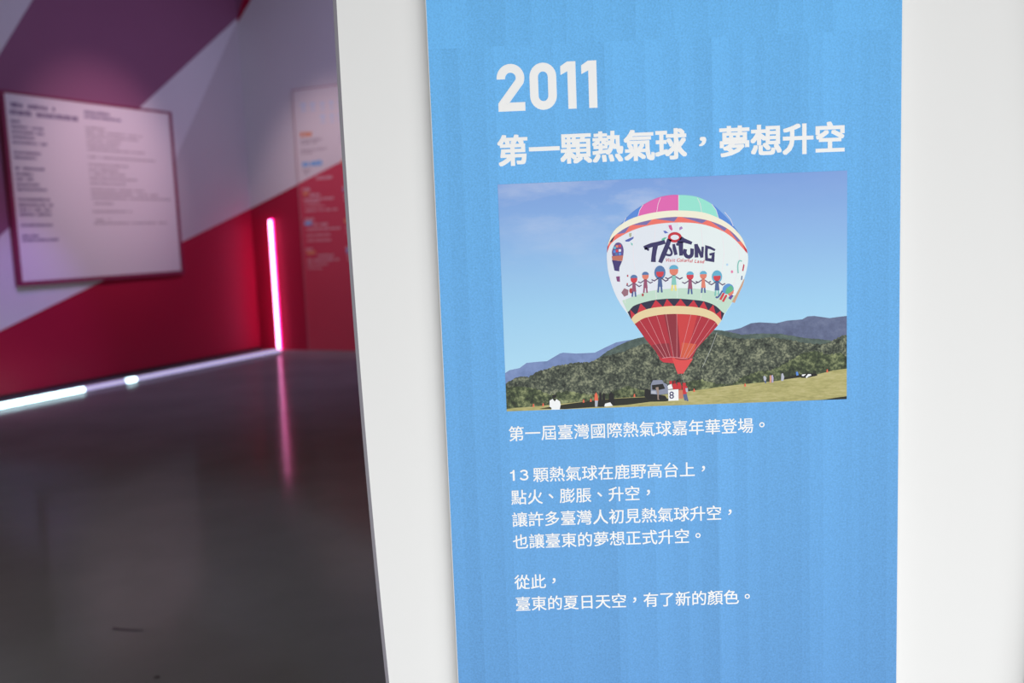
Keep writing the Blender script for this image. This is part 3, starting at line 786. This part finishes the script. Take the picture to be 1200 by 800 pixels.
EN = [(-2.07, 3.038), (-1.92, 2.987), (-2.15, 2.867), (-1.62, 2.822), (-1.67, 2.775), (-1.94, 2.724), (-1.99, 2.675), (-1.6, 2.627), (-1.43, 2.542), (-1.87, 2.455), (-2.02, 2.401), (-1.92, 2.353), (-1.74, 2.302), (-1.91, 2.247), (-1.65, 2.176), (-1.43, 2.128), (-1.22, 2.08), (-2.12, 2.019), (-1.86, 1.928), (-2.18, 1.831), (-1.33, 1.793)]
for i, (s1, z) in enumerate(EN):
    b = MB(); marks(b, -2.43, s1, z, 0.034 if i < 2 else 0.02, 0.056, txt_mid if i < 2 else txt_grey, 0.03); b.build('text_line', info)

# ------------------------------------------------------------------ far room: tall timeline board on the back wall
tl_white = mat('timeline_white_print', (0.78, 0.74, 0.74, 1), 0.45, 0.35)
tl_red = mat('timeline_crimson_print', (0.62, 0.065, 0.11, 1), 0.45, 0.35)
tl_head = mat('timeline_pale_blue_lettering', (0.66, 0.74, 0.84, 1), 0.5, 0.3)
tl_or = mat('timeline_orange_lettering', (0.80, 0.33, 0.16, 1), 0.5, 0.3)
tl_bl = mat('timeline_blue_lettering', (0.22, 0.50, 0.82, 1), 0.5, 0.3)
tl_gr = mat('timeline_grey_lettering', (0.52, 0.46, 0.48, 1), 0.5, 0.3)
tl_pk = mat('timeline_pale_pink_lettering', (0.72, 0.42, 0.46, 1), 0.5, 0.3)
tl_edge = mat('timeline_edge', (0.42, 0.20, 0.24, 1), 0.4, 0.4)
TS0, TS1, TZ0, TZ1 = 0.285, 1.62, 0.0, 3.515
tl = thing('timeline_board', 'tall white and red timeline board with small coloured lettering standing against the back wall', 'board', on_back(0, 0, 0), ROT_B)
b = MB(); b.box(TS0, TS1, -0.03, -0.002, TZ0, TZ1, tl_edge); b.build('backing_board', tl)
b = MB()
b.rect(TS0 + 0.012, TS1 - 0.012, TZ0 + 0.012, TZ1 - 0.012, 0.0305, tl_white)
b.poly([(TS0 + 0.012, TZ0 + 0.012), (TS1 - 0.012, TZ0 + 0.012), (TS1 - 0.012, yb(TS1 - 0.012)), (TS0 + 0.012, yb(TS0))], 0.0310, tl_red)
b.build('printed_face', tl)
def block(b, s0, s1, z0, z1, m, rows_=1):
    marks(b, s0, s1, (z0 + z1) / 2, (z1 - z0), 0.0318, m)
b = MB()
for s0, s1, z0, z1 in [(0.41, 0.506, 3.213, 3.33), (0.567, 0.652, 3.208, 3.323), (0.732, 0.807, 3.205, 3.313), (0.876, 0.95, 3.206, 3.311), (1.019, 1.112, 3.199, 3.306), (1.18, 1.27, 3.2, 3.306), (0.72, 0.805, 3.04, 3.152), (0.874, 0.948, 3.041, 3.147), (1.007, 1.1, 3.037, 3.143)]:
    b.rect(s0, s1, z0 + 0.06, z1, 0.0318, tl_head); b.rect(s0 + 0.03, s1 - 0.03, z0, z0 + 0.06, 0.0318, tl_head); b.rect(s0, s1, z0, z0 + 0.022, 0.0318, tl_head)
b.build('heading', tl)
GROUPS = dict(
 o=[(0.379, 0.585, 2.885, 2.955), (1.014, 1.2, 2.491, 2.548), (0.369, 0.451, 2.117, 2.164), (0.37, 0.537, 1.321, 1.369), (1.01, 1.15, 1.72, 1.783)],
 b=[(0.38, 0.711, 2.494, 2.563), (1.024, 1.22, 2.895, 2.956), (0.359, 0.493, 1.71, 1.775), (1.018, 1.14, 2.131, 2.173), (1.012, 1.14, 1.324, 1.385)],
 g=[(0.382, 0.735, 2.82, 2.852), (0.38, 0.651, 2.785, 2.81), (0.372, 0.809, 2.695, 2.722), (0.37, 0.579, 2.66, 2.685), (0.382, 0.518, 2.43, 2.464), (0.379, 0.483, 2.39, 2.422), (1.02, 1.4, 2.82, 2.85), (1.02, 1.36, 2.76, 2.79)],
 p=[(0.362, 0.497, 2.171, 2.213), (0.473, 0.66, 2.095, 2.13), (0.373, 0.863, 2.043, 2.07), (0.38, 0.632, 2.006, 2.03), (0.383, 0.7, 1.955, 1.972), (0.383, 0.915, 1.895, 1.92), (0.596, 0.863, 2.311, 2.35), (0.373, 0.54, 1.771, 1.809), (0.506, 0.735, 1.701, 1.735), (0.384, 0.937, 1.643, 1.67), (0.377, 0.766, 1.566, 1.588), (0.382, 0.771, 1.495, 1.518), (0.351, 0.477, 1.375, 1.404), (0.537, 0.808, 1.288, 1.313), (0.361, 0.897, 1.228, 1.256), (0.357, 0.695, 1.175, 1.198), (0.363, 0.607, 1.122, 1.14),
    (1.02, 1.3, 2.175, 2.208), (1.03, 1.42, 2.06, 2.09), (1.03, 1.4, 2.0, 2.03), (1.026, 1.42, 1.64, 1.67), (1.026, 1.36, 1.58, 1.6), (1.004, 1.2, 1.384, 1.411), (1.022, 1.4, 1.27, 1.30), (1.022, 1.38, 1.22, 1.24)])
for k, m in (('o', tl_or), ('b', tl_bl), ('g', tl_gr), ('p', tl_pk)):
    for q4 in GROUPS[k]:
        b = MB(); block(b, *q4, m); o = b.build('text_line', tl)
        if k in 'ob': o['label'] = {'o': 'orange lettering', 'b': 'blue lettering'}[k]

# ------------------------------------------------------------------ far room: upright pink neon tube
neon_core = mat('neon_core', (0.9, 0.6, 0.8, 1), 0.3, 0.3, 0, (1.0, 0.28, 0.62, 1), 8.5)
neon_halo = mat('neon_magenta_halo', (0.5, 0.02, 0.2, 1), 0.3, 0.3, 0, (1.0, 0.004, 0.26, 1), 2.2)  # glowing backing added to give the tube its magenta halo
neon = thing('neon_tube', 'glowing pink upright neon tube on the red back wall near the corner', 'light', on_back(-0.218, 0.012, 0), ROT_B)
b = MB(); b.box(-0.036, 0.036, -0.012, -0.001, 0.0, 1.825, neon_halo); b.build('halo_backing', neon)
b = MB(); b.tube([(0, -0.032, 0.004), (0, -0.032, 1.79), (0, -0.032, 1.803), (0, -0.032, 1.81)], [0.020, 0.020, 0.017, 0.007], neon_core, 14); b.build('tube', neon, True)

# ------------------------------------------------------------------ far room: light strip along the floor
led_hot = mat('led_white_diffuser', (0.8, 0.9, 0.95, 1), 0.4, 0.3, 0, (0.62, 0.93, 1.0, 1), 6.0)
led_dim = mat('led_lavender_diffuser', (0.7, 0.68, 0.85, 1), 0.4, 0.3, 0, (0.62, 0.58, 0.95, 1), 0.70)
strip = thing('light_strip', 'long white light strip on the floor in front of the left wall', 'light', B0 + A * 0.0, ROT_L)
b = MB(); b.box(-8.5, 0.03, 0.006, 0.040, 0.0, 0.008, dark_base); b.build('channel', strip)
for s0, s1, m in ((-8.5, -3.19, led_hot), (-3.19, -2.63, led_dim), (-2.63, -2.49, led_hot), (-2.49, 0.03, led_dim)):
    b = MB(); b.box(s0, s1, 0.002, 0.046, 0.008, 0.050, m); o = b.build('diffuser', strip)
    o['label'] = 'bright white glowing diffuser' if m is led_hot else 'dimmer lavender diffuser'

bpy.data.objects.remove(_fo); bpy.data.curves.remove(_fc)
